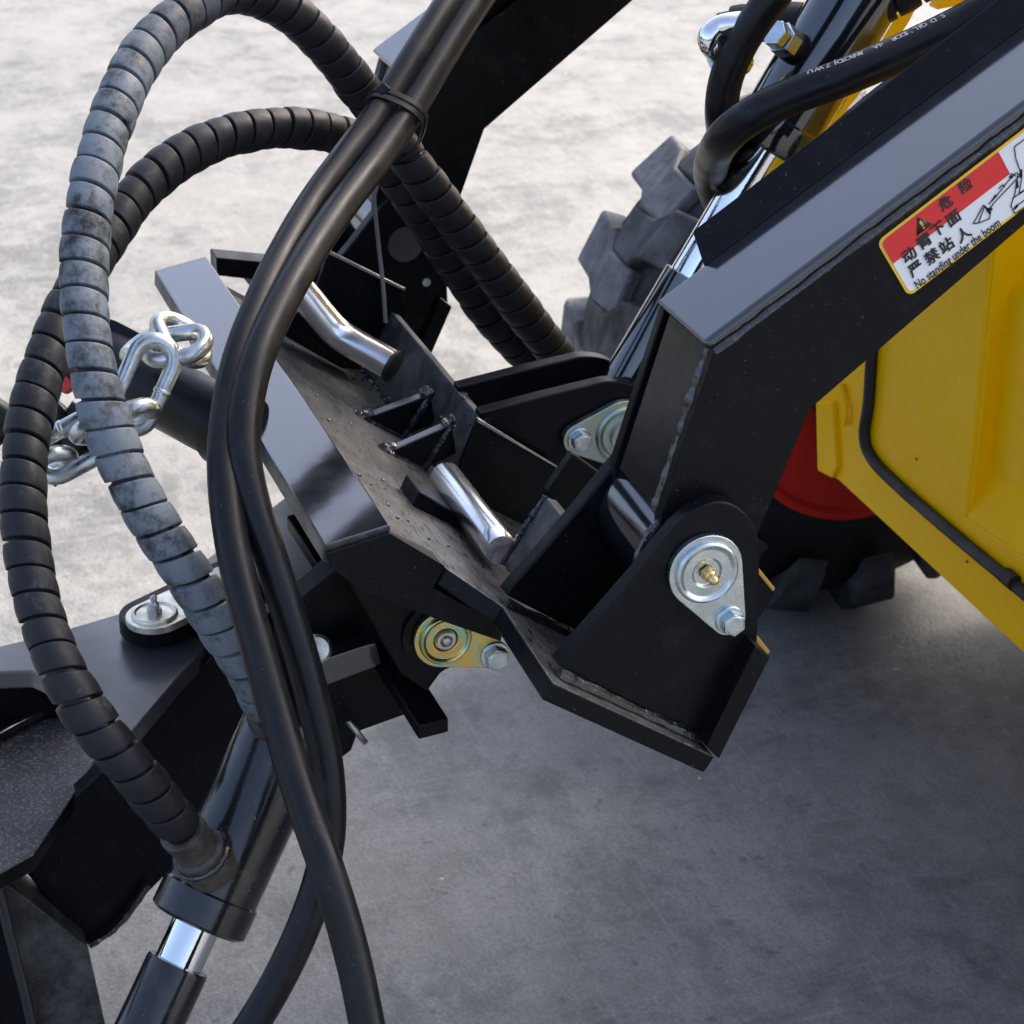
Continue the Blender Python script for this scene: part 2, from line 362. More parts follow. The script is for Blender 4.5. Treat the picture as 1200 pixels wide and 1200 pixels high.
# ------------------------------------------------------------------ loader boom (two box arms)
boom = thing('loader_boom', 'glossy black loader boom of two cranked box arms', 'boom', (.07, 0, 0))
XN, XF = .022, .112
bend = P(837, 413, XN); low = P(773, 605, XN); up1 = P(1200, 140, XN); upd = (up1 - bend).normalized(); upE = bend + upd * .75
lb = P(950, 480, XN); lr = P(1200, 265, XN); lrd = (lr - lb).normalized(); lrE = lb + lrd * .68; lw = P(890, 625, XN)
prof = [(low.y, low.z), (bend.y, bend.z), (upE.y, upE.z), (lrE.y, lrE.z), (lb.y, lb.z), (lw.y, lw.z), (-.03, -.02), (.03, -.02)]
def inset(a, b_, d):   # shift of a line towards the inside of the arm
    t_ = Vector((0, b_.y - a.y, b_.z - a.z)).normalized(); return Vector((0, -t_.z, t_.y)) * d
def make_arm(x0, mirror):
    def X(a): return x0 + (a if not mirror else (XF - XN + .012) - a)      # a measured from the near face
    def ext(mb, pl, a0, a1): return mb.prism(yz(pl, X(a0)), (X(a1) - X(a0), 0, 0))
    arm = ext(MB(), prof, 0, .012).build('arm_side_plate', 'black_satin', boom, .0022)
    up = Vector((0, -.55, .83)) * .036
    n_ = inset(bend, upE, 1); n_ = n_ if n_.z > 0 else -n_
    k1, k2 = P(811, 270, .132), P(1083, 63, .132); kd = (k2 - k1).normalized(); k3 = k1 + kd * .68
    ki = k1 - n_ * .016; kj = k3 - n_ * .016
    inner = [(low.y, low.z), (bend.y, bend.z), (upE.y, upE.z), (lrE.y, lrE.z), (lb.y, lb.z), (lw.y, lw.z), (-.03, -.02), (.03, -.02)]
    ext(MB(), inner, .095, .105).build('arm_inner_plate', 'black_satin', boom, .0015)
    def off(p, q, d):
        k = inset(p, q, d); k = k if k.dot(Vector((0, -.05, -.05)) - Vector((0, p.y, p.z)) + Vector((0, 0, .05))) > 0 else -k; return k
    i1 = inset(low, bend, 1); i1 = i1 if i1.y < 0 else -i1
    i2 = -n_
    d1, d2 = .003, .013
    def corner(d):
        # bend point moved inwards by d on both faces
        A = Vector((0, low.y, low.z)) + i1 * d; B = Vector((0, bend.y, bend.z)) + i1 * d
        C_ = Vector((0, bend.y, bend.z)) + i2 * d; D_ = Vector((0, upE.y, upE.z)) + i2 * d
        u_ = (B - A); v_ = (D_ - C_); den = u_.y * v_.z - u_.z * v_.y; s_ = ((C_.y - A.y) * v_.z - (C_.z - A.z) * v_.y) / den
        return A, A + u_ * s_, D_
    A1, B1, D1 = corner(d1); A2, B2, D2 = corner(d2); A0, B0, D0 = corner(-.011)
    ext(MB(), [(q.y, q.z) for q in (A1, B1, B2, A2)], .012, .090).build('arm_front_plate', 'black_mid', boom, .0012)
    ext(MB(), [(q.y, q.z) for q in (B0, D0, D2, B2)], .0005, .0945).build('arm_top_plate', 'black_gloss', boom, .005, 4)
    bs_ = B0 + (D0 - B0).normalized() * max(.0, (k1 - bend).dot(upd) - .006)
    lowS, lowE = Vector((X(.0905), bs_.y, bs_.z)), Vector((X(.0905), D0.y, D0.z)); hiS, hiE = Vector((X(.110), k1.y, k1.z)), Vector((X(.110), k3.y, k3.z))
    MB().prism([lowS, lowE, hiE, hiS], Vector((.006 if not mirror else -.006, n_.y * -.014, n_.z * -.014))).build('arm_bevel_plate', 'black_satin', boom, .002)
    bt = inset(lb, lrE, 1); bt = bt if bt.z > 0 else -bt
    ext(MB(), [((lb + bt * .003).y, (lb + bt * .003).z), ((lrE + bt * .003).y, (lrE + bt * .003).z), ((lrE + bt * .013).y, (lrE + bt * .013).z), ((lb + bt * .013).y, (lb + bt * .013).z)], .012, .090).build('arm_bottom_plate', 'black_satin', boom, .001)
    bl = inset(lb, lw, 1); bl = bl if bl.y > 0 else -bl
    ext(MB(), [((lb + bl * .003).y, (lb + bl * .003).z), ((lw + bl * .003).y, (lw + bl * .003).z), ((lw + bl * .013).y, (lw + bl * .013).z), ((lb + bl * .013).y, (lb + bl * .013).z)], .012, .090).build('arm_bottom_plate', 'black_satin', boom, .001)
    MB().lathe((X(-.002), 0, 0), (1, 0, 0), [(0, .020), (0, .0425), (X(.094) - X(-.002), .0425), (X(.094) - X(-.002), .02)], 48).build('pivot_tube', 'black_gloss', boom)
    w0 = [Vector((X(.013), q.y, q.z)) for q in (A1, B1)]; w1 = [Vector((X(.013), q.y, q.z)) for q in (B1, D1)]
    weld(w0, .0058, boom, step=.003); weld([Vector((X(-.001), q.y, q.z)) for q in (bend, upE)], .0036, boom, step=.006)
    pass
    weld([Vector((X(.004), .045 * math.cos(a), .045 * math.sin(a))) for a in [math.radians(q) for q in range(-20, 200, 20)]], .0045, boom)
    return arm
make_arm(XN, False)
make_arm(.916 - XN - (XF - XN + .012), True)
MB().lathe((.12, upE.y + .05, upE.z - .09), (1, 0, 0), [(0, .045), (.68, .045)], 32).build('cross_tube', 'black_satin', boom)

# warning label on the near arm
XL = XN - .0006
la = P(1065, 348, XL); lb2 = P(1180, 262, XL); lc = P(1032, 282, XL)
e1 = ((lb2 - la).normalized() + (P(1146, 190, XL) - lc).normalized() * .6).normalized(); e2 = e1.cross(XA).normalized(); e2 = e2 if e2.z > 0 else -e2
LH = ((lc - la).dot(e2) + (P(1146, 190, XL) - la).dot(e2)) / 2; LW = .150
def LP(u, v):
    q = P(u, v, XL) - la; return q.dot(e1), q.dot(e2)
def L3(x, y, k=0): return la + e1 * x + e2 * y - XA * (k * .0003)
def rrect(x0, y0, x1, y1, r, n=5):
    out = []
    for cx, cy, a0 in ((x1 - r, y1 - r, 0), (x0 + r, y1 - r, 90), (x0 + r, y0 + r, 180), (x1 - r, y0 + r, 270)):
        for k in range(n + 1):
            a = math.radians(a0 + 90 * k / n); out.append((cx + r * math.cos(a), cy + r * math.sin(a)))
    return out
lab = MB().prism([L3(x, y, 0) for x, y in rrect(0, 0, LW, LH, .006)], XA * .0005).build('warning_label', 'label_yellow', boom)
part(lab, 'white and red danger sticker with yellow border on the boom arm')
MB().prism([L3(x, y, 1) for x, y in rrect(.0022, .0022, LW - .0022, LH - .0022, .0042)], XA * .0002).build('label_field', 'label_white', lab)
bx1 = LP(1174, 186)[0]; by0 = LP(1046, 309)[1]
MB().prism([L3(x, y, 2) for x, y in rrect(.0022, by0, bx1, LH - .0022, .0042, 4)[6:15] + []] + [L3(.0022, by0, 2), L3(bx1, by0, 2), L3(bx1, LH - .0022, 2)] if False else
    [L3(.0022, by0, 2), L3(bx1, by0, 2), L3(bx1, LH - .0022, 2), L3(.0064, LH - .0022, 2), L3(.0034, LH - .0036, 2), L3(.0022, LH - .0066, 2)], XA * .0002).build('red_band', 'label_red', lab)
def text(s, at, size, mat, parent, name='lettering', ex=e1, ey=e2, nrm=-XA, bold=0.0, sx=1.0, center=False):
    cu = bpy.data.curves.new('txt', 'FONT'); cu.body = s; cu.size = size; cu.resolution_u = 3
    cu.align_x = 'CENTER' if center else 'LEFT'; cu.align_y = 'CENTER' if center else 'BOTTOM_BASELINE'
    o = bpy.data.objects.new('txt', cu); C.objects.link(o); bpy.context.view_layer.update()
    me = bpy.data.meshes.new_from_object(o.evaluated_get(bpy.context.evaluated_depsgraph_get()))
    bpy.data.objects.remove(o); off = rootloc(parent)
    if bold:
        bm = bmesh.new(); bm.from_mesh(me); g0 = bm.verts[:] + bm.edges[:] + bm.faces[:]
        for dx, dy in ((bold, 0), (-bold, 0), (0, bold), (0, -bold)):
            q_ = bmesh.ops.duplicate(bm, geom=g0); bmesh.ops.translate(bm, verts=[e for e in q_['geom'] if isinstance(e, bmesh.types.BMVert)], vec=(dx, dy, dx * .02 + dy * .04))
        bm.to_mesh(me); bm.free()
    for v in me.vertices: v.co = Vector(at) - nrm * 0 + nrm * v.co.z * .02 + ex * (v.co.x * sx) + ey * v.co.y + nrm * .0001 - off
    me.name = name; me.materials.clear(); me.materials.append(MAT[mat])
    ob = bpy.data.objects.new(name, me); C.objects.link(ob); ob.parent = parent; return ob
cjk = (('危', 1108, 238, .0112), ('险', 1131, 218, .0112), ('动', 1065, 299, .0122), ('臂', 1083, 283, .0122), ('下', 1099, 269, .0122), ('面', 1117, 256, .0122),
       ('严', 1073, 315, .0122), ('禁', 1092, 301, .0122), ('站', 1109, 288, .0122), ('人', 1129, 275, .0122))
for s_, u, v, z in cjk:
    x, y = LP(u, v); text(s_, L3(x, y, 3), z, 'ink', lab, bold=.00040, center=True)
x0, y0 = LP(1074, 339); x1, y1 = LP(1171, 262)
ln = text('No standing under the boom', L3(x0, y0, 3), .0105, 'ink', lab, bold=.00022, sx=1.0)
xs = [v.co.dot(e1) for v in ln.data.vertices]; k_ = (x1 - x0) / (max(xs) - min(xs)); o_ = min(xs)
for v in ln.data.vertices: v.co += e1 * ((v.co.dot(e1) - o_) * (k_ - 1))
x, y = LP(1079, 262); s_ = .0075
MB().prism([L3(x - s_, y - s_ * .8, 3), L3(x + s_, y - s_ * .8, 3), L3(x, y + s_ * .9, 3)], XA * .0001).build('warning_triangle', 'ink', lab)
MB().prism([L3(x - .0007, y - .0022, 4), L3(x + .0007, y - .0022, 4), L3(x + .0009, y + .0028, 4), L3(x - .0009, y + .0028, 4)], XA * .0001).prism([L3(x - .0007, y - .0045, 4), L3(x + .0007, y - .0045, 4), L3(x + .0007, y - .0032, 4), L3(x - .0007, y - .0032, 4)], XA * .0001).build('exclamation_mark', 'label_yellow', lab)
def strokes(ls, wd, name):
    mb = MB()
    for pl in ls:
        q = [LP(u, v) for u, v in pl]
        for (ax_, ay_), (bx_, by_) in zip(q, q[1:]):
            d = Vector((bx_ - ax_, by_ - ay_)); 
            if d.length < 1e-6: continue
            nn = Vector((-d.y, d.x)).normalized() * wd * .5
            mb.prism([L3(ax_ + nn.x, ay_ + nn.y, 3), L3(bx_ + nn.x, by_ + nn.y, 3), L3(bx_ - nn.x, by_ - nn.y, 3), L3(ax_ - nn.x, ay_ - nn.y, 3)], XA * .0001)
    return mb.build(name, 'ink', lab, smooth=False)
strokes([[(1140, 262), (1152, 240), (1160, 250), (1159, 256), (1146, 261), (1140, 262)], [(1146, 261), (1153, 242)], [(1152, 240), (1158, 245), (1163, 240)],
         [(1158, 239), (1165, 232), (1180, 213), (1190, 202), (1195, 205), (1162, 240)], [(1161, 236), (1166, 228), (1167, 231)], [(1170, 221), (1174, 216), (1177, 219)], [(1182, 208), (1185, 203), (1190, 206)],
         [(1204, 160), (1188, 172), (1190, 186), (1195, 200), (1197, 206), (1194, 226), (1204, 220)], [(1192, 205), (1189, 226), (1184, 241), (1189, 250), (1206, 240)], [(1186, 232), (1208, 218)], [(1190, 212), (1193, 213)], [(1188, 243), (1206, 230)]], .0009, 'loader_drawing')
strokes([[(1156, 244), (1160, 250)], [(1159, 243), (1162, 246)], [(1183, 206), (1186, 208)], [(1196, 198), (1196, 208)], [(1191, 214), (1192, 220)], [(1188, 245), (1192, 240)]], .0022, 'loader_drawing')

# ------------------------------------------------------------------ hitch coupler
cp = thing('hitch_coupler', 'black welded hitch frame pinned to the lower ends of the boom', 'hitch', (.458, .05, -.12))
B_ = P(648, 800, -.02); C_ = P(840, 888, -.02); D_ = P(903, 770, -.02)
pe = (C_ - B_).normalized(); pn = Vector((0, -pe.z, pe.y)); pn = pn if pn.z > 0 else -pn          # sloping base plate: direction and upward normal
def PI(u, v, lift=0): return onp(u, v, B_ + pn * lift, pn)
def base(s, lift=0): q = B_ + pe * s + pn * lift; return (q.y, q.z)
TK = .016
# bracket cheek plates
ch = [(653, 780), (664, 767), (700, 727), (745, 675), (783, 628), (800, 609), (820, 595), (843, 588), (865, 594), (881, 611), (890, 636), (891, 660), (888, 755), (862, 815), (838, 873), (826, 868)]
chk = [P(u, v, 0) for u, v in ch]; chk = chk[:4] + smoothpath(chk[4:12], .003) + chk[12:]; chyz = [(p.y, p.z) for p in chk]
for x0, x1 in ((0, .016), (.12, .136), (.78, .796), (.90, .916)):
    MB().prism(yz(chyz, x0), (x1 - x0, 0, 0)).build('cheek_plate', 'black_satin', cp, .0022)
for x in (-.0015, .1185, .7785):
    weld([Vector((x, *base(s, .002))) for s in (.012, .06, .11, .155)], .0055, cp)
q1 = P(838, 868, -.001); q2 = P(880, 775, -.001); weld([q1, q1.lerp(q2, .5), q2], .004, cp)
# base plate: wide middle, narrower at the two brackets
mid = lambda x: .916 - x
bp = [(-.02, 0), (-.02, .1640), (.936, .1640), (.936, 0), (mid(.113), .008), (mid(.145), -.036), (mid(.150), -.038), (mid(.172), -.095), (.172, -.095), (.150, -.038), (.145, -.036), (.113, .008)]
MB().prism([Vector((x, *base(s))) for x, s in bp], -pn * TK).build('base_plate', 'black_satin', cp, .002)
bpo = bpy.data.objects['base_plate']; bpo.data.materials.append(MAT['pitted'])
for f_ in bpo.data.polygons: f_.material_index = 1 if f_.normal.dot(pn) > .9 else 0
# rear flange along the machine side
rfp = [P(u, v, -.02) for u, v in ((886, 757), (903, 770), (843, 890), (828, 876))]
for x0, x1 in ((-.02, .145), (.771, .936)):
    MB().prism(yz([(p.y, p.z) for p in rfp], x0), (x1 - x0, 0, 0)).build('rear_flange', 'black_satin', cp, .0015)
part(MB().prism([P(u, v, .005) for u, v in ((884, 750), (899, 768), (903, 764), (888, 745))], (.10, 0, 0)).build('cut_edge', 'ochre_edge', cp, .001), 'bare ochre cut edge of the rear flange')
MB().prism([P(u, v, .03) for u, v in ((886, 664), (908, 690), (909, 696), (880, 740), (870, 700))], (.06, 0, 0)).build('stop_block', 'black_satin', cp, .0015)
MB().prism([P(u, v, .028) for u, v in ((888, 664), (909, 690), (906, 694), (885, 669))], (.06, 0, 0)).build('cut_edge', 'ochre_edge', cp, .001)
# top bar
bar = [(.2045, .004), (.2585, -.005), (.2600, -.021), (.2050, -.013)]
MB().prism(yz(bar, .148), (.655, 0, 0)).build('hook_bar', 'black_dusty', cp, .0018)
hbo = bpy.data.objects['hook_bar']; hbo.data.materials.append(MAT['black_gloss'])
for f_ in hbo.data.polygons: f_.material_index = 1 if f_.normal.z > .9 else 0
MB().prism([Vector((.152, y, z)) for y, z in ((.2585, -.018), (.206, -.010), base(-.095, .0005), base(-.04, .0005), base(-.04, -.03), base(-.11, -.02), (.245, -.030))], (.02, 0, 0)).build('end_gusset', 'black_satin', cp, .0012)
MB().prism([P(u, v, .143) for u, v in ((383, 649), (457, 625), (522, 664), (508, 689), (592, 733), (587, 752), (500, 722), (424, 694), (386, 664))], (.005, 0, 0)).build('end_plate', 'black_satin', cp, .001)
MB().prism([Vector((.744, y, z)) for y, z in ((.2585, -.018), (.206, -.010), base(-.095, .0005), base(-.04, .0005), base(-.04, -.03), base(-.11, -.02), (.245, -.030))], (.02, 0, 0)).build('end_gusset', 'black_satin', cp, .0012)
MB().prism([Vector((.15, y, z)) for y, z in (base(-.105, -.018), base(.03, -.018), base(.03, -.030), base(-.105, -.030))], (.62, 0, 0)).build('under_plate', 'black_satin', cp, .0015)
MB().prism([Vector((.80, y, z)) for y, z in ((.195, .002), (.085, -.022), (.085, -.044), (.195, -.018))], (.03, 0, 0)).build('far_stop', 'black_satin', cp, .0015)
# standing cross plate with ears
qb, qt = (.072, -.101), (.040, -.040)
qn = Vector((0, qt[1] - qb[1], -(qt[0] - qb[0]))).normalized()   # towards the front
qn = qn if qn.y > 0 else -qn
MB().prism([Vector((x, *p)) for x, p in ((.418, qb), (.418, qt), (.70, qt), (.70, qb))], -qn * .010).build('cross_plate', 'black_dusty', cp, .0015)
for x0, x1 in ((.142, .19), (.726, .774)):
    a, b_ = P(612, 692, .142), P(663, 610, .142)
    MB().prism([Vector((x0, a.y, a.z)), Vector((x0, b_.y, b_.z)), Vector((x1, b_.y, b_.z)), Vector((x1, a.y, a.z))], -qn * .012).build('stub_plate', 'black_dusty', cp, .0018)
    weld([Vector((x0 + .001 if x0 < .4 else x1, a.y, a.z)), Vector((x0 + .001 if x0 < .4 else x1, b_.y, b_.z))], .0035, cp)
    weld([Vector((x1, a.y, a.z)) if x0 < .4 else Vector((x0, a.y, a.z)), Vector((x1, b_.y, b_.z)) if x0 < .4 else Vector((x0, b_.y, b_.z))], .0035, cp)
# closing plates with thin bright upper edge
for X, pl in ((.402, ((560, 492), (652, 547), (652, 580), (640, 640), (600, 640), (520, 600), (545, 530))),):
    q = [P(u, v, X) for u, v in pl]
    MB().prism(q, (.006, 0, 0)).build('web_plate', 'black_satin', cp, .001)
    MB().prism([P(560, 490, X - .002), P(654, 547, X - .002), P(654, 549, X - .002), P(560, 495, X - .002)], (.003, 0, 0)).build('web_edge', 'cut_steel', cp, .0004)
q = [P(u, v, .70) for u, v in ((385, 294), (472, 338), (480, 400), (420, 420), (370, 340))]
MB().prism(q, (.006, 0, 0)).build('web_plate', 'black_satin', cp, .001)
MB().prism([P(385, 293, .698), P(475, 338, .698), P(474, 341, .698), P(384, 297, .698)], (.003, 0, 0)).build('web_edge', 'cut_steel', cp, .0004)
# small gussets between base plate and cross plate
def rib(X, fu, fv, tu, tv, r0=.0045):
    f_ = P(fu, fv, X); t_ = P(tu, tv, X)
    k = base(((t_ - B_).dot(pe)), 0.0)
    MB().prism([Vector((X, f_.y, f_.z)), Vector((X, t_.y, t_.z)), Vector((X, t_.y - .004, t_.z - .03)), Vector((X, *k))], (.012, 0, 0)).build('gusset', 'black_satin', cp, .002)
    go_ = bpy.context.scene.collection.objects[-1]; go_.data.materials.append(MAT['black_film'])
    for fc in go_.data.polygons: fc.material_index = 1 if fc.normal.z > .5 else 0
    weld([Vector((X + .0045, f_.y + .006, f_.z)), Vector((X + .0045, f_.y - .008, f_.z + .002))], .0066, cp)
    weld([Vector((X + .0045, t_.y + .008, t_.z - .002)), Vector((X + .0045, t_.y - .002, t_.z + .003))], .0068, cp)
    weld([Vector((X - .001, f_.y, f_.z - .001)), Vector((X - .001, *k))], .0035, cp)
    weld([Vector((X - .001, *k)), Vector((X - .001, t_.y, t_.z))], .0035, cp)
rib(.50, 428, 490, 505, 462); rib(.42, 455, 530, 530, 497)
MB().prism([P(u, v, .28) for u, v in ((492, 576), (536, 602), (578, 668), (560, 662), (510, 632), (478, 607))], (.04, 0, 0)).build('guide_block', 'black_satin', cp, .002)
weld([Vector((.70, qb[0], qb[1])), Vector((.42, qb[0], qb[1]))], .005, cp)
sp_ = MB()
for k in range(90):
    if k < 60:
        q = Vector((random.uniform(.17, .70), *base(random.uniform(-.075, .07), 0))); nn = pn
    else:
        t_ = random.random(); q = Vector((random.uniform(.43, .69), qb[0] + (qt[0] - qb[0]) * t_, qb[1] + (qt[1] - qb[1]) * t_)); nn = qn
    rr_ = random.choice((.0008, .0011, .0016, .0022)); sp_.lathe(q, nn, [(-.0005, rr_), (rr_ * .5, rr_ * .8), (rr_ * .9, 0)], 7)
sp_ = sp_.build('weld_spatter', 'weld', cp); sp_['kind'] = 'stuff'
# twin ears for the tilt cylinder
ear = [(563, 484), (590, 477), (640, 464), (690, 452), (715, 447), (745, 452), (768, 472), (775, 505), (765, 540), (735, 565), (690, 570), (640, 600), (590, 600), (560, 560)]
ea = [P(u, v, .418) for u, v in ear]; e4 = ea[4]; ea = ea[:3] + smoothpath(ea[3:11], .004) + ea[11:]; eyz = [(p.y, p.z) for p in ea]
for x0 in (.418, .482):
    MB().prism(yz(eyz, x0), (.016, 0, 0)).build('ear_plate', 'black_satin', cp, .002)
    weld([Vector((x0, qt[0] - .008, qt[1] - .002)), Vector((x0, qb[0] - .008, qb[1]))], .004, cp)
MB().prism([P(u, v, .30) for u, v in ((672, 532), (705, 556), (668, 610), (640, 578))], (.012, 0, 0)).build('rear_block', 'black_satin', cp, .002)

# retaining pins
def flag_pin(cx, cu, cv, bu, bv, R, mat, parent, th=.006, brass=True, ax=-XA, cap=True, boltafl=.019, lb=None):
    c = P(cu, cv, cx); b_ = P(bu, bv, cx); d = (b_ - c).length; rs = R * .46; ex = (b_ - c).normalized(); ey = XA.cross(ex)
    al = math.acos((R - rs) / d); out = []
    n = 26
    for k in range(n + 1):
        a = al + (2 * math.pi - 2 * al) * k / n; out.append(c + (ex * math.cos(a) + ey * math.sin(a)) * R)
    for k in range(11):
        a = -al + 2 * al * k / 10; out.append(b_ + (ex * math.cos(a) + ey * math.sin(a)) * rs)
    pin = MB().prism(out, -XA * th)
    pin.lathe(c - XA * (th - .001), -XA, [(0, R * .86), (.004, R * .84), (.0055, R * .78), (.0045, R * .70), (.0030, R * .66), (.0032, R * .40), (.0010, R * .36), (.0008, R * .22), (.001, 0)], 48)
    o = pin.build('pivot_pin', mat, parent, .0008)
    if lb: part(o, lb)
    nz = MB(); tilt = (-XA + Vector((0, -.08, -.12))).normalized(); p0 = c - XA * (th + .001)
    if brass:
        hexhead(p0, tilt, .0105, .004, nz)
        nz.lathe(p0 + tilt * .004, tilt, [(0, .0046), (.0022, .0048), (.0035, .0034), (.0055, .0032), (.0068, .0041), (.0085, .0038), (.0105, .0022), (.0112, .0012)], 20)
        nz.build('grease_nipple', 'brass', o)
    else:
        nz.lathe(p0, -XA, [(0, .008), (.003, .0078), (.003, .0055), (.0005, .005), (.001, .0045), (.004, .003), (.0045, 0)], 24)
        nz.build('grease_nipple', 'cut_steel', o)
    bo = MB(); p1 = b_ - XA * th
    bo.lathe(p1, -XA, [(0, boltafl * .62), (.0018, boltafl * .60), (.0022, boltafl * .5)], 28)
    hexhead(p1 - XA * .002, -XA, boltafl * .88, .0085, bo)
    bo.lathe(p1 - XA * .0100, -XA, [(0, boltafl * .42), (.0010, boltafl * .38), (.0011, 0)], 24)
    bo.build('bolt', 'zinc', o, .0006)
    return o
flag_pin(-.001, 824, 666, 851, 722, .0300, 'zinc', cp, lb='silver zinc pin plate with grease nipple on the near bracket')
flag_pin(.416, 727, 505, 675, 511, .0330, 'zinc_green', cp, th=.008, lb='greenish zinc pin plate on the middle ear')
MB().lathe((.7785, 0, 0), (1, 0, 0), [(0, .0188), (.003, .0190), (.02, .019)], 36).build('pin_end', 'black_film', cp)
MB().lathe(P(500, 331, .7785), (1, 0, 0), [(0, .0045), (.004, .005)], 16).build('hole_light', 'zinc', cp)  # bright disc stands in for light seen through the bolt hole
MB().lathe((.40, e4.y - .012, e4.z - .052), (1, 0, 0), [(0, .016), (.12, .016)], 28).build('ear_pin', 'cut_steel', cp)
# locking pin and bent handle
pc = P(587, 645, .20)
lk = MB().lathe(pc, XA, [(0, .0), (0, .0132), (.0012, .0142), (.02, .0145), (.15, .0145), (.156, .012), (.157, 0)], 36).build('lock_pin', 'bright_steel', cp)
MB().lathe(pc - XA * .0006, XA, [(0, 0), (0, .0132), (.001, .0132)], 36).build('pin_end_face', 'sawn_steel', lk)
hd = smoothpath([P(462, 430, .56), P(440, 417, .575), P(415, 403, .59), P(395, 390, .60), P(378, 372, .605), P(362, 352, .61), P(345, 332, .615), P(330, 318, .618)], .006)
MB().tube(hd, .0150, 24).build('lock_handle', 'bright_steel', cp)
MB().lathe(P(458, 428, .556), (hd[0] - hd[3]), [(0, .0160), (.003, .0165), (.004, .015)], 28).build('handle_ring', 'trim', cp)
MB().prism([P(u, v, .63) for u, v in ((335, 372), (352, 365), (420, 405), (425, 435), (400, 432), (335, 395))], (.03, 0, 0)).build('guide_sleeve', 'black_satin', cp, .002)

# ------------------------------------------------------------------ tilt cylinder
tc_ = thing('tilt_cylinder', 'black hydraulic cylinder with chrome rod between the boom arms', 'cylinder', (.458, -.12, -.05))
XC = .458
a0, a1 = P(739, 443, XC), P(867, 228, XC); ta = (a1 - a0).normalized()
eye = Vector((XC, -.113, -.080))
MB().lathe((XC - .023, eye.y, eye.z), XA, [(0, .018), (0, .040), (.046, .040), (.046, .018)], 40).build('rod_eye', 'black_gloss', tc_)
s0 = a0 - ta * .04; sl_ = (P(807, 324, XC) - s0).dot(ta)
MB().lathe(s0, ta, [(0, .025), (sl_, .0255), (sl_ + .001, .021)], 40).build('rod_sleeve', 'black_gloss', tc_)
MB().lathe(s0 + ta * (sl_ + .001), ta, [(0, .0205), (.26, .0205)], 40).build('piston_rod', 'chrome', tc_)
bs = P(893, 172, XC); bl0 = (bs - s0).dot(ta); bs = s0 + ta * bl0
MB().lathe(bs, ta, [(0, .020), (0, .038), (.004, .041), (.030, .041), (.032, .039), (.45, .039)], 48).build('barrel', 'black_gloss', tc_)
pb = bs + ta * .088
pdir = (P(880, 72, XC - .02) - P(918, 100, XC)).normalized()
MB().lathe(pb + pdir * .02, pdir, [(0, .015), (.028, .015), (.030, .013)], 28).build('port_boss', 'black_satin', tc_)
weld([pb + pdir * .031 + (Matrix.Rotation(a, 3, pdir) @ pdir.orthogonal().normalized()) * .016 - pdir * .008 for a in [k * .6 for k in range(11)]], .003, tc_)
mb = MB(); hexhead(pb + pdir * .050, pdir, .026, .016, mb); hexhead(pb + pdir * .067, pdir, .022, .010, mb, spin=.1); mb.build('port_nut', 'zinc', tc_, .001)
el = smoothpath([P(872, 74, .44), P(850, 66, .43), P(835, 55, .42), P(832, 43, .42), P(842, 33, .42), P(856, 29, .415), P(875, 27, .41)], .002)
MB().tube(el, .0108, 20).build('port_elbow', 'chrome', tc_)
mb = MB(); hexhead(P(856, 70, .43), (P(835, 55, .42) - P(856, 70, .43)).normalized(), .034, .010, mb); mb.build('elbow_nut', 'zinc', tc_, .001)

# ------------------------------------------------------------------ digger attachment (lower left)
dg = thing('digger_attachment', 'black welded swing frame of the digging attachment at lower left', 'attachment', (.35, .35, -.40))
ZT = -.205
top = [(-60, 772), (60, 742), (165, 711), (262, 640), (330, 585), (372, 560), (420, 640), (388, 671), (345, 692), (276, 722), (212, 790), (146, 868), (92, 812), (36, 783), (-60, 770 + 4)]
top = [(-80, 776), (60, 742), (165, 711), (262, 640), (330, 585), (372, 560), (420, 640), (388, 671), (345, 692), (276, 722), (212, 790), (146, 868), (92, 812), (36, 786), (-80, 790)]
MB().prism([PZ(u, v, ZT) for u, v in top], (0, 0, -.018)).build('upper_plate', 'black_film', dg, .0022)
MB().prism([P(u, v, .50) for u, v in ((-90, 780), (60, 785), (160, 880), (100, 960), (-90, 990))], (.03, 0, 0)).build('rear_web', 'black_satin', dg, .002)
# web under it
web = [(140, 885), (215, 805), (280, 735), (345, 705), (400, 690), (455, 760), (430, 850), (385, 880), (330, 885), (270, 950), (200, 1020), (108, 1112), (60, 1060), (20, 1010), (60, 960)]
MB().prism([P(u, v, .36) for u, v in web], (.02, 0, 0)).build('side_web', 'black_satin', dg, .002)
lp = [(-80, 945), (-40, 880), (62, 826), (96, 868), (112, 890), (98, 915), (40, 1002), (-10, 1030), (-80, 1075)]
MB().prism([PZ(u, v, -.325) for u, v in lp], (0, 0, -.016)).build('lower_plate', 'black_satin', dg, .0022)
lpo = bpy.data.objects['lower_plate']; lpo.data.materials.append(MAT['black_rough'])
for f_ in lpo.data.polygons: f_.material_index = 1 if f_.normal.z > .9 else 0
MB().tube([PZ(u, v, -.321) for u, v in ((-40, 884), (0, 862), (62, 829))], .006, 10).build('plate_lip', 'black_gloss', dg)
MB().prism([P(u, v, .33) for u, v in ((-60, 1000), (8, 1035), (60, 1075), (104, 1112), (128, 1220), (128, 1300), (-60, 1300))], (.05, 0, 0)).build('lower_web', 'black_dusty', dg, .002)
MB().tube([P(-6, 1030, .315), P(8, 1090, .315), P(26, 1160, .315), P(44, 1240, .315)], .006, 10).build('web_rib', 'black_gloss', dg)
MB().prism([P(u, v, .31) for u, v in ((-60, 1040), (-4, 1030), (30, 1165), (48, 1240), (-60, 1240))], (.012, 0, 0)).build('web_flange', 'black_satin', dg, .002)
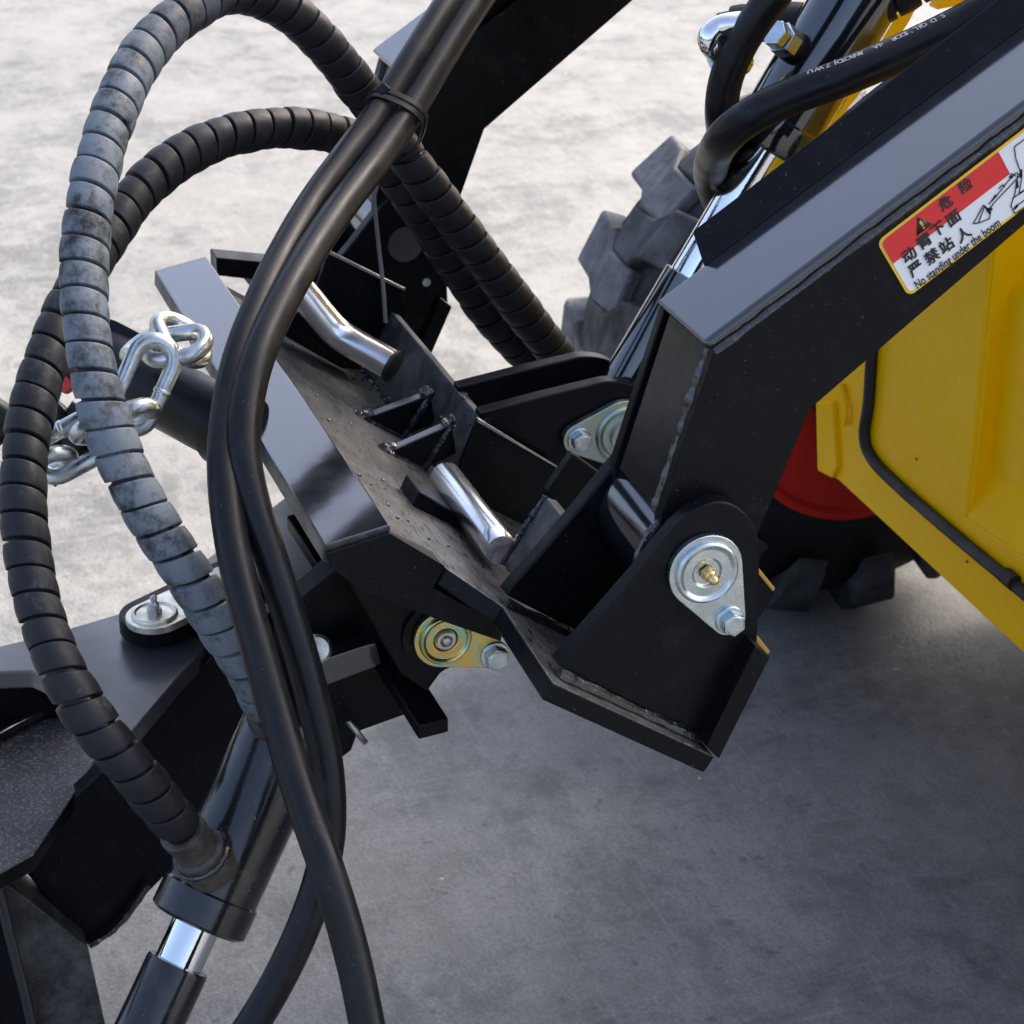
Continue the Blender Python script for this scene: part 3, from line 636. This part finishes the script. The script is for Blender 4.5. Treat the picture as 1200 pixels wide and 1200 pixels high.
weld([P(104, 1108, .352), P(130, 1092, .352), P(150, 1070, .352), P(175, 1035, .352)], .004, dg)
# swing pivot boss with pale pin plate lying nearly flat
zb = ZT + .004
bc = PZ(184, 738, zb); bd = PZ(262, 700, zb); ex = (bd - bc).normalized(); ey = Vector((0, 0, 1)).cross(ex)
def slot(c, ex, ey, R, L, n=16):
    o = []
    for k in range(n + 1):
        a = math.pi / 2 + math.pi * k / n; o.append(c + ex * R * math.cos(a) + ey * R * math.sin(a))
    return o + [c + ex * L - ey * R, c + ex * L + ey * R]
MB().prism(slot(bc, ex, ey, .033, .13), (0, 0, .018)).build('pivot_boss', 'black_satin', dg, .002)
zc = zb + .0185; bc2 = PZ(182, 728, zc)
pp = MB().prism(slot(bc2, ex, ey, .026, .10), (0, 0, .007)); pp.lathe(bc2 + Vector((0, 0, .0065)), (0, 0, 1), [(0, .021), (.003, .0205), (.004, .018), (.002, .0165), (.0025, .005)], 40)
pp = pp.build('swing_pin', 'zinc_pale', dg, .001); part(pp, 'pale zinc swing pin plate lying flat behind the grey spiral hose')
nz = MB(); hexhead(bc2 + Vector((0, 0, .008)), (0, 0, 1), .012, .006, nz); nz.lathe(bc2 + Vector((0, 0, .014)), (0, 0, 1), [(0, .0045), (.004, .0045), (.006, .0025), (.010, .0035), (.012, .001)], 16); nz.build('grease_nipple', 'cut_steel', pp)
# box beam behind the smooth hoses, with bolt
MB().prism([P(u, v, .27) for u, v in ((330, 720), (395, 668), (440, 700), (500, 800), (508, 826), (420, 858), (412, 880), (385, 900), (330, 870))], (.03, 0, 0)).build('beam_web', 'black_satin', dg, .002)
zl = P(420, 800, .262).z
MB().prism([P(374, 774, .235), P(440, 752, .235), P(448, 779, .235), P(377, 806, .235)], (.02, 0, 0)).build('beam_ledge', 'black_gloss', dg, .002)
MB().lathe(P(372, 760, .232), (P(372, 760, .2) - P(376, 752, .262)), [(0, .012), (.004, .0125), (.007, .010), (.008, 0)], 28).build('beam_bolt', 'zinc_pale', dg)
# long face bar with lower end
fb0, fb1 = P(352, 600, .46), P(508, 846, .165); fd = (fb1 - fb0).normalized(); fn = fd.cross(Vector((0, 0, 1))).normalized()
MB().prism([fb0 - fn * .014, fb0 + fn * .014, fb1 + fn * .014, fb1 - fn * .014], Vector((0, 0, -.014))).build('face_bar', 'black_satin', dg, .002)
MB().prism([P(u, v, .19) for u, v in ((398, 668), (440, 668), (470, 690), (560, 745), (545, 770), (516, 790), (500, 812), (470, 790), (430, 720))], (.03, 0, 0)).build('pivot_cheek', 'black_satin', dg, .002)
MB().lathe(P(515, 742, .19), -XA, [(-.05, .033), (.004, .033), (.0045, .028)], 40).build('pivot_tube', 'black_satin', dg)
flag_pin(.184, 519, 745, 577, 764, .0265, 'zinc_gold', dg, th=.006, brass=False, boltafl=.021, lb='yellow and green iridescent zinc pin plate under the hitch')
MB().tube([P(408, 845, .25), P(428, 870, .25)], .0028, 8).build('split_pin', 'cut_steel', dg)
# folded boom tube with chain round it
t0, t1 = PD(95, 408, 2.18), PD(282, 508, 2.05)
bt_ = thing('digger_boom_cylinder', 'black round boom cylinder carrying the loose chain', 'cylinder', t0)
tdir = (t1 - t0)
MB().lathe(t0, tdir, [(0, .028), (.01, .032), (tdir.length - .02, .032), (tdir.length - .018, .036), (tdir.length, .036)], 40).build('barrel', 'black_satin', bt_)
MB().prism([PD(124, 372, 2.15), PD(136, 376, 2.15), PD(228, 424, 2.10), PD(222, 440, 2.10), PD(124, 392, 2.15)], FWD * .02).build('top_strap', 'black_satin', bt_, .0015)
MB().lathe(PD(243, 528, 2.03), RIGHT, [(0, .008), (.03, .008)], 20).build('lug', 'black_satin', bt_)
for pl, r_ in ((((-20, 470), (10, 490), (40, 500), (80, 470)), .012), (((-20, 520), (20, 500), (60, 520), (100, 470)), .010), (((40, 470), (70, 490), (95, 540)), .012), (((55, 560), (85, 530), (110, 490)), .012)):
    MB().tube(smoothpath([PD(u, v, 2.2) for u, v in pl], .008), r_, 12).build('fitting_hose', 'rubber', bt_)
part(MB().prism([PD(70, 436, 2.16), PD(80, 431, 2.16), PD(86, 455, 2.16), PD(76, 462, 2.16), PD(66, 456, 2.16)], FWD * .015).build('red_cap', 'plastic_red', bt_, .002), 'small red plastic cap between the spiral hoses')

# ------------------------------------------------------------------ swing cylinder
sw = thing('swing_cylinder', 'black hydraulic swing cylinder with short chrome rod, pointing down left', 'cylinder', P(235, 1080, .16))
w0, w1 = P(341, 846, .225), P(231, 1082, .165); wa = (w1 - w0).normalized(); wl = (w1 - w0).length
MB().lathe(w0, wa, [(-.004, .02), (-.004, .032), (0, .0400), (wl - .030, .0400), (wl - .028, .0420), (wl - .003, .0420), (wl, .038), (wl, .02)], 56).build('barrel', 'black_cyl', sw)
MB().lathe(w0 + wa * (wl - .001), wa, [(0, .0205), (.06, .0205)], 40).build('piston_rod', 'chrome', sw)
re_ = MB().lathe(w0 + wa * (wl + .036), wa, [(0, .019), (0, .0260), (.003, .0270), (.22, .0270)], 40).build('rod_sleeve', 'black_cyl', sw)
pA = P(236, 1000, .125); pB = P(196, 952, .12)
# port stubs carry the two spiral hoses
hE = PD(216, 977, 1.895); dB = (PD(190, 945, 1.866) - hE).normalized()
MB().lathe(hE - dB * .055, dB, [(0, .0225), (.030, .0222), (.032, .0185), (.050, .0185), (.052, .0195), (.060, .0195), (.061, .017)], 32).build('port_stub', 'ferrule', sw)
weld([hE - dB * .032 + (Matrix.Rotation(a, 3, dB) @ dB.orthogonal().normalized()) * .0225 for a in [k * .55 for k in range(13)]], .0035, sw)
ax1 = w0 + wa * .022; dG = (PD(296, 800, 1.90) - ax1).normalized()
MB().lathe(ax1 + dG * .02, dG, [(0, .0175), (.03, .017)], 28).build('port_stub', 'ferrule', sw)

# ------------------------------------------------------------------ hoses
def spiral(path, r0, pitch, root, mat, taper=None, amp=.0026):
    pts, fr = frames(path); S_ = [0]
    for a, b_ in zip(pts, pts[1:]): S_.append(S_[-1] + (b_ - a).length)
    L = S_[-1]; ts = [(0, -.0046), (.095, -.0048), (.105, .0001), (.115, .0007), (.14, .0008), (.25, .0010), (.42, .0013), (.58, .0013), (.76, .0010), (.90, .0006), (.965, .0004), (.985, -.0002)]
    NP = 30; turns = int(L / pitch) - 1; vs = []; fs = []; nt_ = len(ts)
    import bisect
    gap = [random.uniform(-.05, .05) for _ in range(turns + 3)]
    wob = [random.uniform(-.0011, .0011) for _ in range(turns + 3)]
    def at(s):
        s = min(max(s, 0), L - 1e-6); i = min(bisect.bisect_right(S_, s) - 1, len(pts) - 2); u = (s - S_[i]) / (S_[i + 1] - S_[i])
        return pts[i].lerp(pts[i + 1], u), fr[i][0].lerp(fr[i + 1][0], u).normalized(), fr[i][1].lerp(fr[i + 1][1], u).normalized()
    for k in range(turns):
        for (t_, dr) in ts:
            for p in range(NP):
                ph = p / NP; p_, a, b_ = at((k + t_ + ph + (gap[k] * (1 - ph) + gap[k + 1] * ph) * (1 if t_ > .05 else .4)) * pitch); an = -2 * math.pi * ph
                rr = r0 + dr * amp / .0026 + wob[k] * (1 - ph) + wob[k + 1] * ph
                vs.append(p_ + (a * math.cos(an) + b_ * math.sin(an)) * rr)
    R_ = turns * nt_
    for r_ in range(R_ - 1):
        for p in range(NP):
            if p < NP - 1: fs.append((r_ * NP + p, r_ * NP + p + 1, (r_ + 1) * NP + p + 1, (r_ + 1) * NP + p))
            elif r_ + nt_ + 1 < R_: fs.append((r_ * NP + p, (r_ + nt_) * NP, (r_ + 1 + nt_) * NP, (r_ + 1) * NP + p))
    return MB().add(vs, fs).build('spiral_guard', mat, root, ang=75)
def spiral_hose(name, label, pts, r0, pitch, mat):
    path = smoothpath([PD(*p) for p in pts], .004)
    root = thing(name, label, 'hose', path[0])
    MB().tube(path, r0 - .004, 16).build('inner_hose', 'rubber', root)
    spiral(path, r0, pitch, root, mat)
    return root
grey_pts = [(322, 842, 1.93), (300, 800, 1.90), (265, 742, 1.88), (217, 668, 1.86), (170, 595, 1.85), (138, 530, 1.85), (115, 460, 1.85), (101, 380, 1.86), (99, 300, 1.88), (109, 220, 1.90), (131, 140, 1.93), (166, 66, 1.97),
            (216, 16, 2.01), (272, -8, 2.05), (330, 8, 2.09), (376, 48, 2.13), (412, 92, 2.17), (446, 138, 2.20), (482, 190, 2.22), (524, 246, 2.26), (566, 302, 2.30), (606, 356, 2.34), (640, 400, 2.38), (672, 440, 2.42)]
black_pts = [(216, 977, 1.895), (196, 952, 1.872), (158, 905, 1.845), (112, 850, 1.83), (75, 790, 1.83), (48, 720, 1.85), (33, 650, 1.87), (27, 580, 1.89), (34, 500, 1.92), (55, 420, 1.95), (90, 340, 1.99), (132, 268, 2.03), (178, 210, 2.07),
             (234, 172, 2.11), (290, 154, 2.15), (345, 150, 2.19), (395, 158, 2.23), (440, 180, 2.27), (482, 232, 2.30), (516, 285, 2.34), (552, 338, 2.37), (590, 388, 2.40), (630, 430, 2.44)]
spiral_hose('spiral_hose', 'grey dusty spiral-wrapped hose looping highest at top left', grey_pts, .0182, .0225, 'spiral_grey')
spiral_hose('spiral_hose', 'black spiral-wrapped hose looping along the left edge to the cylinder', black_pts, .0182, .0232, 'spiral_black')
def hose(name, label, pts, r, mat='rubber'):
    o = MB().tube(smoothpath([PD(*p) for p in pts], .006), r, 28).build(name, mat)
    return tag(o, label, 'hose')
L_pts = [(600, -80, 2.28), (556, -40, 2.24), (528, 0, 2.20), (490, 60, 2.16), (445, 132, 2.12), (405, 185, 2.08), (368, 236, 2.04), (335, 292, 1.99), (306, 352, 1.94), (280, 420, 1.90), (266, 490, 1.87), (263, 550, 1.845), (268, 610, 1.83), (281, 680, 1.815), (301, 755, 1.805), (325, 840, 1.80), (352, 930, 1.79), (380, 1010, 1.78), (405, 1090, 1.78), (424, 1170, 1.78), (438, 1260, 1.78), (440, 1400, 1.80), (420, 1540, 1.82)]
R_pts = [(640, -80, 2.28), (590, -40, 2.24), (561, 0, 2.21), (522, 60, 2.17), (474, 140, 2.12), (440, 190, 2.08), (402, 240, 2.03), (368, 290, 1.98), (336, 345, 1.93), (306, 410, 1.885), (290, 470, 1.86), (286, 530, 1.845), (297, 590, 1.84), (318, 655, 1.84), (340, 725, 1.84), (362, 800, 1.845), (380, 880, 1.85), (386, 950, 1.855), (380, 1010, 1.86), (360, 1075, 1.86), (328, 1145, 1.86), (288, 1212, 1.86), (230, 1290, 1.86), (160, 1360, 1.86)]
hose('hydraulic_hose', 'smooth black hose whose lower end leaves at the bottom edge, in front', L_pts, .0138)
hose('hydraulic_hose', 'smooth black hose that bends back left behind its twin at the bottom', R_pts, .0136)
A_pts = [(960, -80, 2.02), (925, -30, 2.03), (897, 8, 2.04), (868, 52, 2.06), (850, 96, 2.08), (846, 140, 2.11), (856, 180, 2.2), (880, 220, 2.32)]
Bq = [(1260, -50, 1.96), (1200, -14, 1.97), (1130, 26, 1.98), (1060, 60, 1.98), (990, 90, 1.98), (930, 112, 1.99), (880, 136, 2.00), (847, 164, 2.05), (833, 196, 2.15), (838, 226, 2.29), (852, 252, 2.42), (880, 280, 2.52)]
hose('hydraulic_hose', 'smooth black hose curving down beside the chrome elbow', A_pts, .0152)
hb = hose('hydraulic_hose', 'black hose with white printing bending behind the chrome rod', Bq, .0160)
hose('hydraulic_hose', 'black hose running along the top of the near boom arm', [(1290, -50, 2.06), (1200, 16, 2.05), (1120, 66, 2.04), (1050, 110, 2.04), (990, 160, 2.04), (940, 210, 2.06)], .0152)
spiral_hose('spiral_hose', 'spiral-wrapped hose leaving the chrome elbow towards the top right', [(844, 32, 2.18), (860, 29, 2.18), (900, 26, 2.17), (950, 25, 2.16), (1000, 16, 2.14), (1050, -4, 2.12), (1110, -40, 2.10), (1180, -90, 2.08)], .0172, .0235, 'spiral_black')
# white printing on the hose
bpth = smoothpath([PD(*p) for p in Bq], .002)
def nearest(u, v):
    tgt = ray(u, v).normalized(); return max(range(len(bpth)), key=lambda i: (bpth[i] - CAM).normalized().dot(tgt))
i0, i1 = nearest(1110, 30), nearest(958, 100)
txt = 'S D QdL\'5OOR  dA  AWROTOJ7WU'
seq = list(range(i1, i0 - 1, -1))
n = len(txt)
for k, chh in enumerate(reversed(txt)):
    if chh == ' ': continue
    i = seq[int((k + .5) / n * (len(seq) - 1))]; p = bpth[i]
    tdir_ = (bpth[i - 3] - bpth[i + 3]).normalized()
    vd = (CAM - p).normalized(); upn = (Vector((0, 0, 1)) * .97 + vd * .25); upn = (upn - tdir_ * upn.dot(tdir_)).normalized(); ey_ = upn.cross(tdir_); ey_ = ey_ if ey_.z > 0 else -ey_
    text(chh, p + upn * .01610, .0080, 'print_white', hb, name='printed_letter', ex=-tdir_, ey=-ey_, nrm=upn, bold=.0001, center=True)

# cable tie round the bundle
ct = thing('cable_tie', 'black cable tie binding the smooth hoses to the spiral hoses', 'cable tie', PD(462, 135, 2.13))
cL = PD(445, 132, 2.12); cR = PD(474, 140, 2.12); ax_ = (PD(490, 60, 2.16) - PD(405, 185, 2.08)).normalized()
sx_ = (cR - cL); sx_ = (sx_ - ax_ * sx_.dot(ax_)); hw = sx_.length / 2 + .0142; sx_ = sx_.normalized(); sy_ = ax_.cross(sx_); mid_ = (cL + cR) / 2
sy_ = sy_ if sy_.dot(FWD) > 0 else -sy_
def ring(c, off, hw, f, b_):
    o = []
    for k in range(48):
        a = 2 * math.pi * k / 48; y = math.sin(a); o.append(c + ax_ * off + sx_ * hw * math.copysign(abs(math.cos(a)) ** .75, math.cos(a)) + sy_ * (f if y < 0 else b_) * y)
    return o
def band(loop, wd, th):
    mb = MB(); n = len(loop); vs = []; fs = []; c = sum(loop, Vector()) / n
    for p in loop:
        d = (p - c); d = (d - ax_ * d.dot(ax_)).normalized()
        vs += [p - ax_ * wd / 2, p + ax_ * wd / 2, p + ax_ * wd / 2 + d * th, p - ax_ * wd / 2 + d * th]
    for i in range(n):
        j = (i + 1) % n
        for k in range(4): fs.append((i * 4 + k, i * 4 + (k + 1) % 4, j * 4 + (k + 1) % 4, j * 4 + k))
    return mb.add(vs, fs)
band(ring(mid_, .004, hw + .002, .0155, .06), .0055, .0014).build('strap', 'rubber', ct, .0004)
band(ring(mid_, .0115, hw + .003, .0160, .06), .0055, .0014).build('strap', 'rubber', ct, .0004)
MB().prism([PD(440, 103, 2.09), PD(450, 96, 2.09), PD(458, 104, 2.09), PD(447, 111, 2.09)], FWD * .006).build('tie_head', 'rubber', ct, .001)
MB().tube(smoothpath([PD(438, 205, 2.13), PD(439, 240, 2.14), PD(444, 290, 2.16), (PD(449, 335, 2.17)), PD(452, 378, 2.18)], .006), .0022, 6).build('tie_tail', 'grey_tie', ct)

# ------------------------------------------------------------------ chain
chn = thing('chain', 'zinc steel chain hanging round the black cylinder at the left', 'chain', PD(150, 470, 2.0))
def link(u, v, d, ln, wd, wire, l, nrm, ring_=True):
    c = PD(u, v, d); l = (RIGHT * l[0] + UP * l[1] + FWD * l[2]).normalized(); nv = RIGHT * nrm[0] + UP * nrm[1] + FWD * nrm[2]; nv = (nv - l * nv.dot(l)).normalized(); s_ = nv.cross(l)
    r = wd / 2 - wire; h = ln / 2 - wire - r; pth = []
    for k in range(15): a = -math.pi / 2 + math.pi * k / 14; pth.append(c + l * (h + r * math.cos(a)) + s_ * r * math.sin(a))
    for k in range(15): a = math.pi / 2 + math.pi * k / 14; pth.append(c + l * (-h + r * math.cos(a)) + s_ * r * math.sin(a))
    o = MB().tube(pth, wire, 18, closed=True).build('chain_link', 'chain_steel', chn)
    if ring_:
        MB().lathe(c - s_ * r - l * .0015, l, [(0, wire * .98), (.0012, wire + .0007), (.0034, wire + .0007), (.0046, wire * .98)], 24).build('weld_ring', 'chain_steel', o)
    return o
Wd = .0072
link(168, 451, 1.985, .093, .048, Wd, (.40, .92, 0.0), (.18, .15, -1))
link(207, 405, 2.00, .066, .046, Wd, (.95, .10, -.25), (-.10, .72, -.75))
link(212, 398, 2.015, .072, .052, Wd, (-.42, .72, .75), (.55, .45, -.6))
link(172, 402, 2.06, .060, .046, Wd, (-.7, -.2, .7), (-.3, .8, -.5))
link(134, 494, 1.975, .082, .044, Wd, (-.93, -.36, .10), (.30, -.93, -.22))
link(84, 524, 1.975, .080, .050, Wd, (-.88, -.47, .05), (.12, .22, -1))
link(40, 552, 1.985, .080, .046, Wd, (-.9, -.40, .1), (.3, -.85, -.35))
